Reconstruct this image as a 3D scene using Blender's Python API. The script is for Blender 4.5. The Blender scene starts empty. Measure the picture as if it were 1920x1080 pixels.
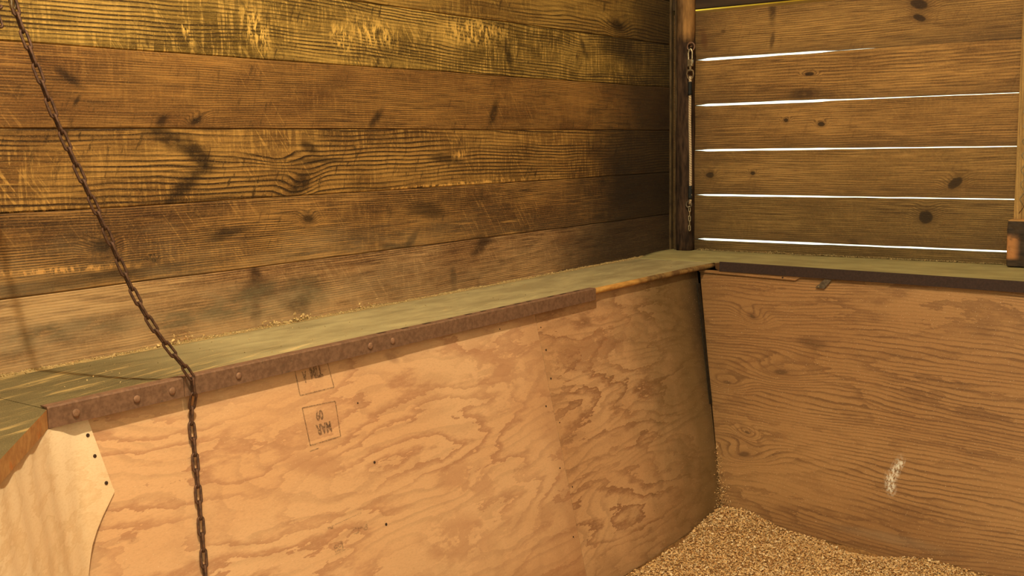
import bpy, bmesh, math, random
from mathutils import Vector, Matrix, noise as mnoise
random.seed(7)
C = bpy.context.scene.collection
PI = math.pi

# ------------------------------------------------------------------ helpers
def link(name, me, mat=None, parent=None, loc=None):
    o = bpy.data.objects.new(name, me); C.objects.link(o)
    if mat is not None:
        for m in (mat if isinstance(mat, list) else [mat]): me.materials.append(m)
    if loc is not None: o.location = loc
    if parent is not None:
        o.parent = parent
        o.matrix_parent_inverse = Matrix.Translation(parent.location).inverted() if loc is None or True else Matrix()
    return o

def base_origin(o, p):
    """put the object's origin at p while keeping the geometry where it is"""
    p = Vector(p)
    o.data.transform(Matrix.Translation(-p)); o.location = p
    return o

def thing(name, label, cat, loc=(0,0,0), group=None):
    o = bpy.data.objects.new(name, None); C.objects.link(o); o.location = loc
    o.empty_display_size = .05
    o['label'] = label; o['category'] = cat
    if group: o['group'] = group
    return o

def tag(o, label=None, cat=None, group=None, kind=None):
    if label: o['label'] = label
    if cat: o['category'] = cat
    if group: o['group'] = group
    if kind: o['kind'] = kind
    return o

def bm_mesh(bm, name='m', smooth=False):
    me = bpy.data.meshes.new(name); bm.to_mesh(me); bm.free()
    if smooth:
        for p in me.polygons: p.use_smooth = True
    return me

def uv_world(me, fu, fv):
    """UV in metres: fu / fv map a world point to along-grain / across-grain"""
    l = me.uv_layers.new(name='grain')
    vs = me.vertices
    for lp in me.loops:
        c = vs[lp.vertex_index].co
        l.data[lp.index].uv = (fu(c), fv(c))

def box(bm, x0, x1, y0, y1, z0, z1, mi=0, bev=0.0):
    b2 = bmesh.new()
    bmesh.ops.create_cube(b2, size=1)
    for v in b2.verts:
        v.co = Vector(((x0+x1)/2+v.co.x*(x1-x0), (y0+y1)/2+v.co.y*(y1-y0), (z0+z1)/2+v.co.z*(z1-z0)))
    if bev: bmesh.ops.bevel(b2, geom=b2.edges[:], offset=bev, segments=2, affect='EDGES', profile=.6)
    for f in b2.faces: f.material_index = mi
    me = bpy.data.meshes.new('t'); b2.to_mesh(me); b2.free()
    bm.from_mesh(me); bpy.data.meshes.remove(me)

def prism(bm, pts_a, pts_b):
    """two matching point loops joined into a closed solid"""
    a = [bm.verts.new(p) for p in pts_a]; b = [bm.verts.new(p) for p in pts_b]
    n = len(a)
    bm.faces.new(a); bm.faces.new(b[::-1])
    for i in range(n): bm.faces.new((a[(i+1) % n], a[i], b[i], b[(i+1) % n]))
    bmesh.ops.recalc_face_normals(bm, faces=bm.faces[:])

def tube(bm, pts, r, n=8, closed=False):
    pts = [Vector(p) for p in pts]; rings = []
    N = len(pts); up = None
    for i, p in enumerate(pts):
        if closed: t = (pts[(i+1) % N]-pts[i-1]).normalized()
        else: t = (pts[min(i+1, N-1)]-pts[max(i-1, 0)]).normalized()
        if up is None: up = t.orthogonal().normalized()
        up = (up - t*up.dot(t)).normalized(); s = t.cross(up)
        rr = r[i] if isinstance(r, list) else r
        rings.append([bm.verts.new(p + (up*math.cos(2*PI*k/n)+s*math.sin(2*PI*k/n))*rr) for k in range(n)])
    M = N if closed else N-1
    for i in range(M):
        A, B = rings[i], rings[(i+1) % N]
        for k in range(n): bm.faces.new((A[k], A[(k+1) % n], B[(k+1) % n], B[k]))
    if not closed:
        bm.faces.new(rings[0][::-1]); bm.faces.new(rings[-1])

def disc(bm, c, nrm, r, h, n=14):
    """short cylinder with a domed cap, axis nrm"""
    nrm = Vector(nrm).normalized(); a = nrm.orthogonal().normalized(); b = nrm.cross(a); c = Vector(c)
    prof = [(r, 0), (r, h*.55), (r*.8, h*.9), (r*.35, h)]
    rings = [[bm.verts.new(c + nrm*z + (a*math.cos(2*PI*k/n)+b*math.sin(2*PI*k/n))*q) for k in range(n)] for q, z in prof]
    for A, B in zip(rings, rings[1:]):
        for k in range(n): bm.faces.new((A[k], A[(k+1) % n], B[(k+1) % n], B[k]))
    bm.faces.new(rings[-1]); bm.faces.new(rings[0][::-1])

# ------------------------------------------------------------------ node helper
class NT:
    def __init__(s, name):
        s.m = bpy.data.materials.new(name); s.m.use_nodes = True
        s.t = s.m.node_tree; s.t.nodes.clear()
        s.out = s.t.nodes.new('ShaderNodeOutputMaterial')
        s.b = s.t.nodes.new('ShaderNodeBsdfPrincipled')
        s.t.links.new(s.b.outputs[0], s.out.inputs[0])
    def new(s, k): return s.t.nodes.new(k)
    def put(s, inp, v):
        if isinstance(v, bpy.types.NodeSocket): s.t.links.new(v, inp)
        elif v is not None:
            if inp.type == 'RGBA' and len(v) == 3: v = (*v, 1)
            inp.default_value = v
    def math(s, op, a, b=None, c=None, clamp=False):
        n = s.new('ShaderNodeMath'); n.operation = op; n.use_clamp = clamp
        s.put(n.inputs[0], a)
        if b is not None: s.put(n.inputs[1], b)
        if c is not None: s.put(n.inputs[2], c)
        return n.outputs[0]
    def mul(s, a, b): return s.math('MULTIPLY', a, b)
    def add(s, a, b): return s.math('ADD', a, b)
    def uv(s):
        n = s.new('ShaderNodeUVMap'); n.uv_map = 'grain'; return n.outputs[0]
    def obj(s): return s.new('ShaderNodeTexCoord').outputs['Object']
    def mapp(s, vec, loc=(0,0,0), rot=0, scale=(1,1,1), typ='POINT'):
        n = s.new('ShaderNodeMapping'); n.vector_type = typ
        s.put(n.inputs[0], vec); n.inputs[1].default_value = loc
        n.inputs[2].default_value = (0, 0, rot); n.inputs[3].default_value = scale
        return n.outputs[0]
    def noise(s, vec, scale=1, detail=2, rough=.5, loc=(0,0,0), sc=(1,1,1), rot=0):
        n = s.new('ShaderNodeTexNoise'); n.noise_dimensions = '3D'
        s.put(n.inputs['Vector'], s.mapp(vec, loc, rot, sc))
        n.inputs['Scale'].default_value = scale; n.inputs['Detail'].default_value = detail
        n.inputs['Roughness'].default_value = rough
        return n.outputs[0]
    def ramp(s, v, a, b, lo=0, hi=1):
        n = s.new('ShaderNodeMapRange'); n.interpolation_type = 'SMOOTHSTEP'; n.clamp = True
        s.put(n.inputs['Value'], v)
        n.inputs['From Min'].default_value = a; n.inputs['From Max'].default_value = b
        n.inputs['To Min'].default_value = lo; n.inputs['To Max'].default_value = hi
        return n.outputs[0]
    def mix(s, f, a, b, mode='MIX'):
        n = s.new('ShaderNodeMix'); n.data_type = 'RGBA'; n.blend_type = mode
        s.put(n.inputs[0], f); s.put(n.inputs[6], a); s.put(n.inputs[7], b)
        return n.outputs[2]
    def dist(s, vec, cu, cv, a, b, ang):
        mp = s.mapp(vec, (cu, cv, 0), ang, (a, b, 1), 'TEXTURE')
        n = s.new('ShaderNodeVectorMath'); n.operation = 'LENGTH'; s.put(n.inputs[0], mp)
        return n.outputs['Value']
    def sep(s, vec):
        n = s.new('ShaderNodeSeparateXYZ'); s.put(n.inputs[0], vec); return n.outputs
    def warp(s, vec, amt, scale, detail=2):
        n = s.new('ShaderNodeTexNoise'); s.put(n.inputs['Vector'], vec)
        n.inputs['Scale'].default_value = scale; n.inputs['Detail'].default_value = detail
        v = s.new('ShaderNodeVectorMath'); v.operation = 'MULTIPLY_ADD'
        s.put(v.inputs[0], n.outputs[1]); v.inputs[1].default_value = (amt, amt, 0)
        a = s.new('ShaderNodeVectorMath'); a.operation = 'SUBTRACT'
        s.put(v.inputs[2], vec); s.put(a.inputs[0], v.outputs[0]); a.inputs[1].default_value = (amt/2, amt/2, 0)
        return a.outputs[0]
    def bump(s, h, strength=.3, dist=.002):
        n = s.new('ShaderNodeBump'); n.inputs['Strength'].default_value = strength
        n.inputs['Distance'].default_value = dist; s.put(n.inputs['Height'], h)
        s.put(s.b.inputs['Normal'], n.outputs[0])
    def done(s, col, rough=.75, metal=0, spec=.3):
        s.put(s.b.inputs['Base Color'], col); s.put(s.b.inputs['Roughness'], rough)
        s.b.inputs['Metallic'].default_value = metal; s.b.inputs['Specular IOR Level'].default_value = spec
        return s.m

def srgb(r, g, b):
    f = lambda c: (c/255/12.92) if c/255 <= .04045 else ((c/255+.055)/1.055)**2.4
    return (f(r), f(g), f(b))

# ------------------------------------------------------------------ sawn-board wood
def plank_mat(name, seed, early, late, lite, K=95, A=9, blobs=(), scuff=.5, linew=.75, wear=0.0,
              dust=None, corner=None, extra=None, fibre=.35, Au=.45, Av=2.6, speck=.6, zgrime=None, tone=.0):
    n = NT(name); uv = n.uv()
    loc = (seed*13.7, seed*7.3, seed*3.1)
    w = n.warp(uv, .016, 22, 3)
    u, v, _ = n.sep(uv)
    F = n.mul(v, K)
    F = n.add(F, n.mul(n.noise(uv, 1, 1, .4, loc, (Au, Av, 1)), A))
    F = n.add(F, n.mul(n.noise(uv, 1, 2, .5, (loc[1], loc[0], 3), (2.6, 9, 1)), 2.6))
    kn = []
    for (k, cu, cv, a, b, ang) in blobs:
        d = n.dist(w, cu, cv, a, b, ang)
        if k in 'kg': F = n.add(F, n.ramp(d, 3.4, 0, 0, 3.0 if k == 'k' else 1.7))
        kn.append((k, d))
    fr = n.math('FRACT', F)
    dark = n.mul(n.ramp(fr, .34, .82), n.ramp(fr, 1, .90))
    lw = n.noise(uv, 1, 2, .6, loc, (1.2, 16, 1))
    dark = n.mul(dark, n.ramp(lw, .32, .58, linew*.4, linew*1.12))
    # slow tone changes along the board
    big = n.noise(uv, 1, 3, .6, (loc[2], 5, loc[0]), (2.2, 6, 1))
    col = n.mix(n.ramp(big, .3, .72), early, lite)
    col = n.mix(n.ramp(n.noise(uv, 1, 3, .6, (loc[0], 9, 1), (1.6, 4, 1)), .5, .78, 0, .6+tone), col, late)
    # light rubbed marks running up the board and slanting scratches
    if scuff:
        s1 = n.noise(uv, 1, 3, .65, loc, (95, 11, 1))
        s2 = n.noise(uv, 1, 2, .6, (3, loc[0], 8), (70, 9, 1), rot=0)
        msk = n.noise(uv, 1, 2, .5, (loc[1], 2, 2), (3.0, 5.0, 1))
        sc = n.mul(n.ramp(s1, .50, .62), n.ramp(msk, .40-.1*wear, .60-.1*wear))
        col = n.mix(n.mul(sc, scuff), col, lite)
        sd = n.noise(n.mapp(uv, (0,0,0), -.62, (1,1,1)), 1, 2, .6, loc, (130, 7, 1))
        sdm = n.noise(uv, 1, 1, .5, (loc[1], 12, 2), (2.4, 4, 1))
        col = n.mix(n.mul(n.mul(n.ramp(sd, .58, .66), n.ramp(sdm, .42, .56)), min(1, scuff*1.3)), col, lite)
        s4 = n.noise(n.mapp(uv, (0,0,0), .35, (1,1,1)), 1, 3, .65, (loc[2], 1, 1), (60, 14, 1))
        col = n.mix(n.mul(n.ramp(s4, .55, .68), n.mul(n.ramp(msk, .62, .40), scuff*.9)), col, late)
    col = n.mix(dark, col, late)
    fb = n.noise(uv, 1, 3, .7, loc, (9, 420, 1))
    col = n.mix(n.ramp(fb, .42, .66, 0, fibre*1.5), col, late)
    f2 = n.noise(uv, 1, 3, .7, loc, (5, 150, 1)); f3 = n.noise(uv, 1, 3, .6, (loc[1], 3, 3), (2.5, 6, 1))
    col = n.mix(n.mul(n.ramp(f2, .48, .66, 0, fibre*1.9), n.ramp(f3, .62, .38)), col, late)
    col = n.mix(n.mul(n.ramp(f2, .46, .30, 0, fibre*1.9), n.ramp(f3, .42, .66)), col, lite)
    # fine ragged tone on top (weathered fuzz)
    fz = n.noise(uv, 1, 3, .75, loc, (160, 240, 1))
    col = n.mix(n.ramp(fz, .5, .72, 0, .28), col, lite)
    col = n.mix(n.ramp(fz, .5, .28, 0, .25), col, late)
    blk = tuple(c*.22 for c in late); smk = tuple(c*.5 for c in late)
    for k, d in kn:
        if k == 'k':
            col = n.mix(n.ramp(d, 2.3, .9, 0, .5), col, late)
            q = n.noise(uv, 1, 3, .65, loc, (70, 90, 1))
            col = n.mix(n.mul(n.ramp(d, 1.25, .6, 0, .9), n.ramp(q, .25, .6, 1, .6)), col, blk)
            if name.startswith('siding'): col = n.mix(n.ramp(d, 1.15, .9, 0, .75), col, tuple(c*1.6 for c in blk))
        elif k == 'd': col = n.mix(n.ramp(d, 1.6, .5, 0, .65), col, smk)
        elif k == 's':
            q = n.noise(uv, 1, 3, .6, loc, (38, 60, 1))
            col = n.mix(n.mul(n.ramp(d, 1.5, .35, 0, .82), n.ramp(q, .25, .55, .45, 1)), col, smk)
        elif k == 'e':
            q = n.noise(uv, 1, 4, .65, loc, (14, 34, 1))
            col = n.mix(n.mul(n.ramp(d, 1.6, .5, 0, .85), n.ramp(q, .38, .58, .15, 1)), col, srgb(92, 80, 54))
        elif k == 't':
            q = n.noise(uv, 1, 4, .65, loc, (6, 60, 1))
            col = n.mix(n.mul(n.ramp(d, 1.5, .5, 0, .8), n.ramp(q, .35, .55, .3, 1)), col, srgb(206, 166, 110))
        elif k == 'r': col = n.mix(n.ramp(d, 1.5, .5, 0, .6), col, srgb(92, 50, 22))
        elif k == 'l':
            q = n.noise(uv, 1, 3, .7, loc, (85, 30, 1))
            col = n.mix(n.mul(n.ramp(d, 1.7, .3, 0, 1), n.ramp(q, .46, .6, 0, .95)), col, tuple(min(1, c*1.35) for c in lite))
    if dust:            # settled dust film with a ragged edge: (z edge low, z edge high, colour, strength)
        z0, z1, dc, ds = dust
        q = n.noise(uv, 1, 4, .6, (2, 4, 8), (3.2, 9, 1))
        e = n.add(v, n.mul(n.math('SUBTRACT', q, .5), .34))
        dm = n.mul(n.ramp(e, z1, z0), n.ramp(n.noise(uv, 1, 4, .7, (6, 4, 8), (9, 22, 1)), .25, .62, .25, 1))
        ue = n.ramp(u, -1.2, -2.4, .35, 1)
        col = n.mix(n.mul(n.mul(dm, ds), ue), col, dc)
    if zgrime:
        col = n.mix(n.mul(n.ramp(v, zgrime[1], zgrime[0]), zgrime[3]), col, zgrime[2])
    if corner:          # greasy soiling mixed with painted light falloff, darker towards the corner (u from, u to, colour, strength)
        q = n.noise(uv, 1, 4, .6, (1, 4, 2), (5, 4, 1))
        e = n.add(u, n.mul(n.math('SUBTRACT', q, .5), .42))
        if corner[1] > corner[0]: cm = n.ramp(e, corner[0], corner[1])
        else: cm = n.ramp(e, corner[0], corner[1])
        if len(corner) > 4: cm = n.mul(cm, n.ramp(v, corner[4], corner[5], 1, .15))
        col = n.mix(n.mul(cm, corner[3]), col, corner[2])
    if speck:
        sp = n.noise(uv, 1, 1, .5, (3, 3, 3), (520, 520, 1))
        col = n.mix(n.ramp(sp, .69, .75, 0, speck), col, srgb(205, 180, 125))
    h = n.add(n.mul(dark, -1.0), n.mul(fz, .5))
    n.bump(h, .35, .0012)
    return n.done(col, .72, 0, .25)

# ------------------------------------------------------------------ rotary-cut plywood
def ply_mat(name, seed, lite, mid, darkc, K=7, A=13, nu=.9, nv=3.4, thr=(.45, .95), lines=.0, blobs=(),
            grime=(), warm=.0, rag=.6, fine=.3, blot=.8, Lk=30, La=16):
    n = NT(name); uv = n.uv(); loc = (seed*5.3, seed*9.1, seed*2.7)
    u, v, _ = n.sep(uv); w = n.warp(uv, .02, 6, 3)
    F = n.mul(v, K)
    F = n.add(F, n.mul(n.noise(uv, 1, 2, .5, loc, (nu, nv, 1)), A))
    F = n.add(F, n.mul(n.noise(uv, 1, 4, .65, (loc[1], 1, loc[0]), (7, 26, 1)), rag*2))
    L = n.add(n.mul(v, Lk), n.mul(n.noise(uv, 1, 2, .5, (loc[0], loc[1], 7), (nu, nv*.9, 1)), La))
    L = n.add(L, n.mul(n.noise(uv, 1, 3, .6, (loc[0], 1, 7), (5, 18, 1)), 1.6))
    kn = []
    for (k, cu, cv, a, b, ang) in blobs:
        d = n.dist(w, cu, cv, a, b, ang)
        if k == 'k':
            F = n.add(F, n.ramp(d, 4, 0, 0, 1.6)); L = n.add(L, n.ramp(d, 5, 0, 0, 3.6))
        kn.append((k, d))
    fr = n.math('FRACT', F)
    band = n.mul(n.ramp(fr, thr[0], thr[1]), n.ramp(fr, 1.0, .97))
    pat = n.ramp(n.noise(uv, 1, 3, .6, (loc[2], 2, 2), (1.5, 4, 1)), .36, .62)
    band = n.mul(band, n.math('ADD', n.mul(pat, blot), .15))
    big = n.noise(uv, 1, 2, .5, (loc[0], 4, 4), (1.3, 2.2, 1))
    col = n.mix(n.ramp(big, .3, .7), lite, mid)
    col = n.mix(band, col, darkc)
    if lines:
        lf = n.math('FRACT', L)
        ln = n.mul(n.ramp(lf, .5, .85), n.ramp(lf, 1, .93))
        lm = n.ramp(n.noise(uv, 1, 3, .6, (8, loc[2], 2), (2, 6, 1)), .32, .6, .2, 1)
        col = n.mix(n.mul(n.mul(ln, lm), lines), col, tuple(c*.75 for c in darkc))
    fz = n.noise(uv, 1, 3, .75, loc, (110, 330, 1))
    col = n.mix(n.ramp(fz, .45, .75, 0, fine), col, darkc)
    col = n.mix(n.ramp(fz, .5, .25, 0, fine*.8), col, lite)
    for k, d in kn:
        if k == 'k':
            col = n.mix(n.ramp(d, 2.0, .6, 0, .3), col, darkc)
            col = n.mix(n.ramp(d, .75, .3, 0, .6), col, tuple(c*.4 for c in darkc))
        elif k == 'd': col = n.mix(n.ramp(d, 1.5, .5, 0, .55), col, tuple(c*.7 for c in darkc))
        elif k == 'p':
            q = n.noise(uv, 1, 4, .65, loc, (11, 20, 1))
            col = n.mix(n.mul(n.ramp(d, 1.5, .6), n.ramp(q, .44, .52, 0, .5)), col, darkc)
        elif k in 'wv':
            q = n.noise(uv, 1, 4, .75, (1, 1, 1), (130, 75, 1))
            t = (.34, .56) if k == 'w' else (.46, .56)
            col = n.mix(n.mul(n.ramp(d, 2.0 if k == 'w' else 1.5, .3 if k == 'w' else .1), n.ramp(q, t[0]+.1, t[1], 0, .9)), col, srgb(225, 215, 190))
        elif k == 'x': col = n.mix(n.ramp(d, 1.7, .4, 0, .3), col, srgb(150, 130, 100))
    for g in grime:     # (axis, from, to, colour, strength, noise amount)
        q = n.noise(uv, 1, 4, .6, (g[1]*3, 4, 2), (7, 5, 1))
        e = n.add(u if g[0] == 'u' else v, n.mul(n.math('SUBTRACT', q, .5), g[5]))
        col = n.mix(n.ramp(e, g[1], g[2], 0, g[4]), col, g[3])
    sp = n.noise(uv, 1, 1, .5, (3, 3, 3), (300, 300, 1))
    col = n.mix(n.ramp(sp, .70, .76, 0, .6), col, srgb(240, 215, 170))
    n.bump(n.add(n.mul(band, -.6), n.mul(fz, .6)), .2, .0008)
    return n.done(col, .62, 0, .3)

def simple(name, c1, c2, scale=40, rough=.8, metal=0, spots=None, bump=.3, sc=(1,1,1), spec=.3, det=4):
    n = NT(name); p = n.obj()
    q = n.noise(p, scale, det, .65, (1, 2, 3), sc)
    col = n.mix(n.ramp(q, .3, .7), c1, c2)
    if spots:
        q2 = n.noise(p, scale*.35, 5, .7, (7, 2, 3), sc)
        col = n.mix(n.ramp(q2, spots[1], spots[1]+.12), col, spots[0])
    n.bump(q, bump, .001)
    return n.done(col, rough, metal, spec)

# ================================================================== materials
LWB = [('s', -2.22, -.40, .09, .035, 0.1), ('s', -2.36, -.38, .05, .04, 0.2), ('t', -2.998, -0.345, 0.40, 0.034, 0.01), ('e', -2.292, -0.405, 0.245, 0.048, 0.0), ('e', -2.926, -0.4, 0.1287, 0.022, -0.03), ('e', -2.624, -0.418, 0.1844, 0.0191, 0.01), ('e', -3.054, -0.416, 0.0497, 0.0216, 0.08), ('d', -2.918, -0.29, 0.3028, 0.0147, 0.02), ('s', -2.872, 0.171, 0.0413, 0.0116, -0.61), ('s', -2.853, 0.119, 0.015, 0.0061, 0.83), ('s', -2.634, 0.074, 0.0233, 0.0106, 0.6), ('k', -2.531, 0.077, 0.0187, 0.0068, 0.45), ('s', -2.624, 0.039, 0.0932, 0.0219, -0.45), ('s', -2.529, -0.008, 0.0577, 0.0272, -0.8), ('s', -2.578, -0.087, 0.0856, 0.02, 0.64), ('d', -2.151, 0.005, 0.0342, 0.0142, -0.37), ('g', -2.192, -0.098, 0.0478, 0.018, 0.52), ('s', -2.192, -0.098, 0.0478, 0.022, 0.52), ('k', -2.818, -0.217, 0.0223, 0.0125, -0.09), ('k', -2.166, -0.193, 0.0165, 0.0106, -0.25), ('k', -2.676, -0.261, 0.0076, 0.0052, -0.09), ('s', -1.295, 0.114, 0.0523, 0.0195, -2.02), ('s', -1.876, 0.09, 0.04, 0.0134, 0.75), ('l', -1.488, -0.025, 0.0355, 0.0112, 0.29), ('d', -1.557, -0.038, 0.0742, 0.0121, -0.07), ('d', -1.657, -0.2, 0.0936, 0.0222, -0.15), ('s', -2.363, -0.331, 0.0301, 0.0196, -1.39), ('s', -2.216, -0.441, 0.053, 0.0286, -0.36), ('s', -2.369, -0.436, 0.0362, 0.0179, -1.43), ('d', -1.732, -0.285, 0.0341, 0.013, 0.69), ('d', -1.824, -0.302, 0.0493, 0.0083, -0.19), ('s', -1.369, -0.332, 0.0692, 0.0227, 0.48), ('d', -1.531, -0.429, 0.033, 0.0163, -1.44), ('s', -1.206, 0.32, 0.053, 0.0184, -1.24), ('k', -0.466, 0.471, 0.0463, 0.0199, -0.1), ('l', -2.323, 0.317, 0.0627, 0.0321, -1.01), ('l', -2.544, 0.294, 0.0356, 0.0129, -1.07), ('l', -1.876, 0.343, 0.0933, 0.0352, -0.1), ('l', -2.009, 0.318, 0.0465, 0.0278, -0.44), ('l', -1.389, 0.379, 0.1486, 0.0381, 0.07), ('g', -0.713, 0.368, 0.0693, 0.0623, -1.0), ('d', -0.713, 0.368, 0.04, 0.014, -1.0), ('d', -0.495, 0.423, 0.1851, 0.0669, -0.41), ('d', -2.462, -0.216, 0.054, 0.0128, 0.19), ('d', -2.112, -0.03, 0.0842, 0.0075, -0.02), ('l', -1.464, -0.122, 0.3513, 0.0053, 0.01), ('l', -1.899, -0.127, 0.1939, 0.0048, 0.03), ('l', -2.954, -0.26, 0.1895, 0.006, -0.04), ('l', -2.981, -0.127, 0.1291, 0.0029, -0.04), ('g', -2.26, -0.027, 0.0482, 0.0116, -0.11)]
RWB = [('k', 1.042, 0.505, 0.0314, 0.0171, -0.34), ('k', 1.046, 0.455, 0.0243, 0.0116, -0.24), ('k', 0.184, -0.138, 0.0176, 0.0115, 0.0), ('k', 0.381, -0.133, 0.0096, 0.0067, 0.0), ('k', 1.195, -0.166, 0.0265, 0.016, 0.56), ('k', 1.094, -0.297, 0.0241, 0.0244, -0.41), ('k', 0.525, 0.087, 0.0092, 0.0065, -0.03), ('k', 0.674, 0.064, 0.0132, 0.0085, -0.03), ('d', 0.241, 0.462, 0.0098, 0.0066, -0.07), ('s', 0.458, 0.553, 0.0747, 0.0161, -1.56), ('d', 0.46, 0.414, 0.0322, 0.0093, -1.7), ('k', 0.621, 0.266, 0.0178, 0.0063, -0.05), ('d', 0.816, -0.407, 0.0223, 0.0108, -0.25), ('s', 0.6, 0.192, 0.071, 0.0214, 0.05), ('r', 0.152, 0.436, 0.0387, 0.0149, -1.43)]
LPB = [('d', -2.224, -0.544, 0.0263, 0.0119, -0.49), ('d', -1.291, -0.576, 0.0374, 0.0159, -0.42), ('p', -2.536, -0.746, 0.1041, 0.0248, -0.36), ('p', -1.81, -0.659, 0.1548, 0.0836, -0.49), ('p', -2.018, -0.917, 0.1164, 0.0428, -0.31), ('p', -2.107, -1.052, 0.1367, 0.0554, -0.19), ('p', -1.322, -0.676, 0.2408, 0.0517, -0.01)]
RPB = [('v', 1.25, -1.09, 0.09, 0.035, .5), ('k', 0.59, -0.661, 0.0233, 0.01, -0.27), ('k', 0.511, -0.918, 0.0334, 0.01, -0.01), ('k', 0.62, -1.092, 0.0187, 0.008, -0.29), ('k', 0.618, -1.171, 0.0428, 0.0156, 0.15), ('k', 0.73, -0.852, 0.0518, 0.0155, 0.03), ('d', 0.84, -0.734, 0.0608, 0.0192, -0.07), ('w', 1.187, -1.135, 0.0393, 0.0124, 1.29), ('w', 1.176, -1.177, 0.0268, 0.0129, -1.33), ('w', 1.206, -1.104, 0.0147, 0.007, 1.16), ('v', 1.194, -1.174, 0.1066, 0.0453, 1.14), ('v', 1.187, -1.283, 0.053, 0.0258, -1.33), ('x', 2.455, -1.34, 0.1391, 0.0142, 0.01), ('x', 1.194, -1.353, 0.1769, 0.0143, -0.0)]

JL = [.425, .2408, .0568, -.1272, -.311, -.497]     # left wall board joints (z)
def lw_blobs(z0, z1): return [b for b in LWB if z0 <= b[2] < z1]
CORN = srgb(36, 28, 19)  # left wall corner tone: dirt with the falloff of light painted in
DUST = srgb(178, 150, 105)
lw_mats = []
def add_lw(i, z0, z1, **k):
    lw_mats.append(plank_mat('weathered_board_%d' % i, 3+i*1.7, blobs=lw_blobs(z0, z1), **k))
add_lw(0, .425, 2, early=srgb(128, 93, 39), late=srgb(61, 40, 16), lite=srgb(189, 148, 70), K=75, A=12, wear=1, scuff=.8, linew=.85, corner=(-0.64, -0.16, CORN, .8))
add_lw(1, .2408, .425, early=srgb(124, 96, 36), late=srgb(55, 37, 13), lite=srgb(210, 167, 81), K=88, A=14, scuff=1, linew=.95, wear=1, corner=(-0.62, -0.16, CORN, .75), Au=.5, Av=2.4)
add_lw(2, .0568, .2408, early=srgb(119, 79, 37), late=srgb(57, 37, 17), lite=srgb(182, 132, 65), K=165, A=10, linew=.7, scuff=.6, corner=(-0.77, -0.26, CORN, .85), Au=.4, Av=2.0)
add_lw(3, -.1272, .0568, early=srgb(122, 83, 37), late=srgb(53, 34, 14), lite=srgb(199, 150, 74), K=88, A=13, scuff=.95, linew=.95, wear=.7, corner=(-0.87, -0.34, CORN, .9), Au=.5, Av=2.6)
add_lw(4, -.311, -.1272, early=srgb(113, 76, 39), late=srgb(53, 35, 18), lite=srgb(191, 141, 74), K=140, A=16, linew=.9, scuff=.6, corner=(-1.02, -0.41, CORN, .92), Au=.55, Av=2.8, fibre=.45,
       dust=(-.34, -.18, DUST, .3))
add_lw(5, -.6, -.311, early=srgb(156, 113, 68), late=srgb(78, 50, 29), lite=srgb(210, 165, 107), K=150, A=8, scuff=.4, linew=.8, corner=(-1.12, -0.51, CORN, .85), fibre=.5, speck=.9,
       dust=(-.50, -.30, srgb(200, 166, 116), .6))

GR = srgb(70, 55, 25)
rw_mats = []
JR = [.556, .354, .161, -.032, -.225, -.418, -.60]
rwc = [((146, 108, 56), (88, 60, 28), (180, 136, 72)), ((152, 110, 56), (82, 54, 24), (190, 142, 76)), ((146, 106, 54), (88, 60, 28), (180, 134, 72)),
       ((142, 106, 54), (90, 64, 30), (174, 132, 72)), ((124, 94, 48), (78, 56, 26), (152, 118, 64)), ((108, 84, 42), (68, 50, 24), (134, 106, 58))]
for i, (e, l, t) in enumerate(rwc):
    z1, z0 = JR[i], JR[i+1]
    rw_mats.append(plank_mat('siding_slat_%d' % i, 21+i*2.3, srgb(*e), srgb(*l), srgb(*t), K=(120 if i != 1 else 90), A=9, linew=.72, scuff=.35, fibre=.5,
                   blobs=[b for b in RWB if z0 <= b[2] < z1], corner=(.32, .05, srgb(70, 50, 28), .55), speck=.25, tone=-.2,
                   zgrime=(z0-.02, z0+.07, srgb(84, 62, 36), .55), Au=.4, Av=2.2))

LP1 = ply_mat('plywood_pale', 1.0, srgb(230, 184, 132), srgb(220, 168, 116), srgb(188, 134, 92), K=5, A=17, nu=.8, nv=2.8, lines=.28, rag=1.1, blot=.75,
              blobs=[b for b in LPB if b[1] < -1.56], grime=(('v', -1.0, -1.45, srgb(150, 105, 62), .55, .5), ('u', -1.75, -1.5, srgb(150, 100, 60), .3, .4)), La=18, Lk=16)
LP2 = ply_mat('plywood_soiled', 2.0, srgb(218, 172, 120), srgb(202, 152, 102), srgb(156, 108, 70), K=5, A=16, nu=.9, nv=2.8, lines=.35, rag=1.1, blot=.8,
              blobs=[b for b in LPB if b[1] >= -1.56], La=22, Lk=22,
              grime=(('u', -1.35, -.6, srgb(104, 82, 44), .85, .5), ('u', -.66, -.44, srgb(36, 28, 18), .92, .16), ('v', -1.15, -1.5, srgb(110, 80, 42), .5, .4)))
RP = ply_mat('plywood_brown', 3.0, srgb(168, 124, 74), srgb(154, 110, 63), srgb(104, 69, 36), K=8, A=13, nu=.6, nv=3.4, lines=.7, rag=.9, blot=.45, blobs=RPB,
             grime=(('v', -1.2, -1.5, srgb(120, 82, 44), .6, .25), ('u', .62, .30, srgb(130, 92, 50), .5, .3)), La=18, Lk=75)
DP = ply_mat('plywood_bare', 4.0, srgb(246, 218, 174), srgb(238, 200, 148), srgb(220, 176, 120), K=1.0, A=4, nu=5, nv=1.0, lines=0, rag=1.6, blot=.35, fine=.4)

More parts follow.
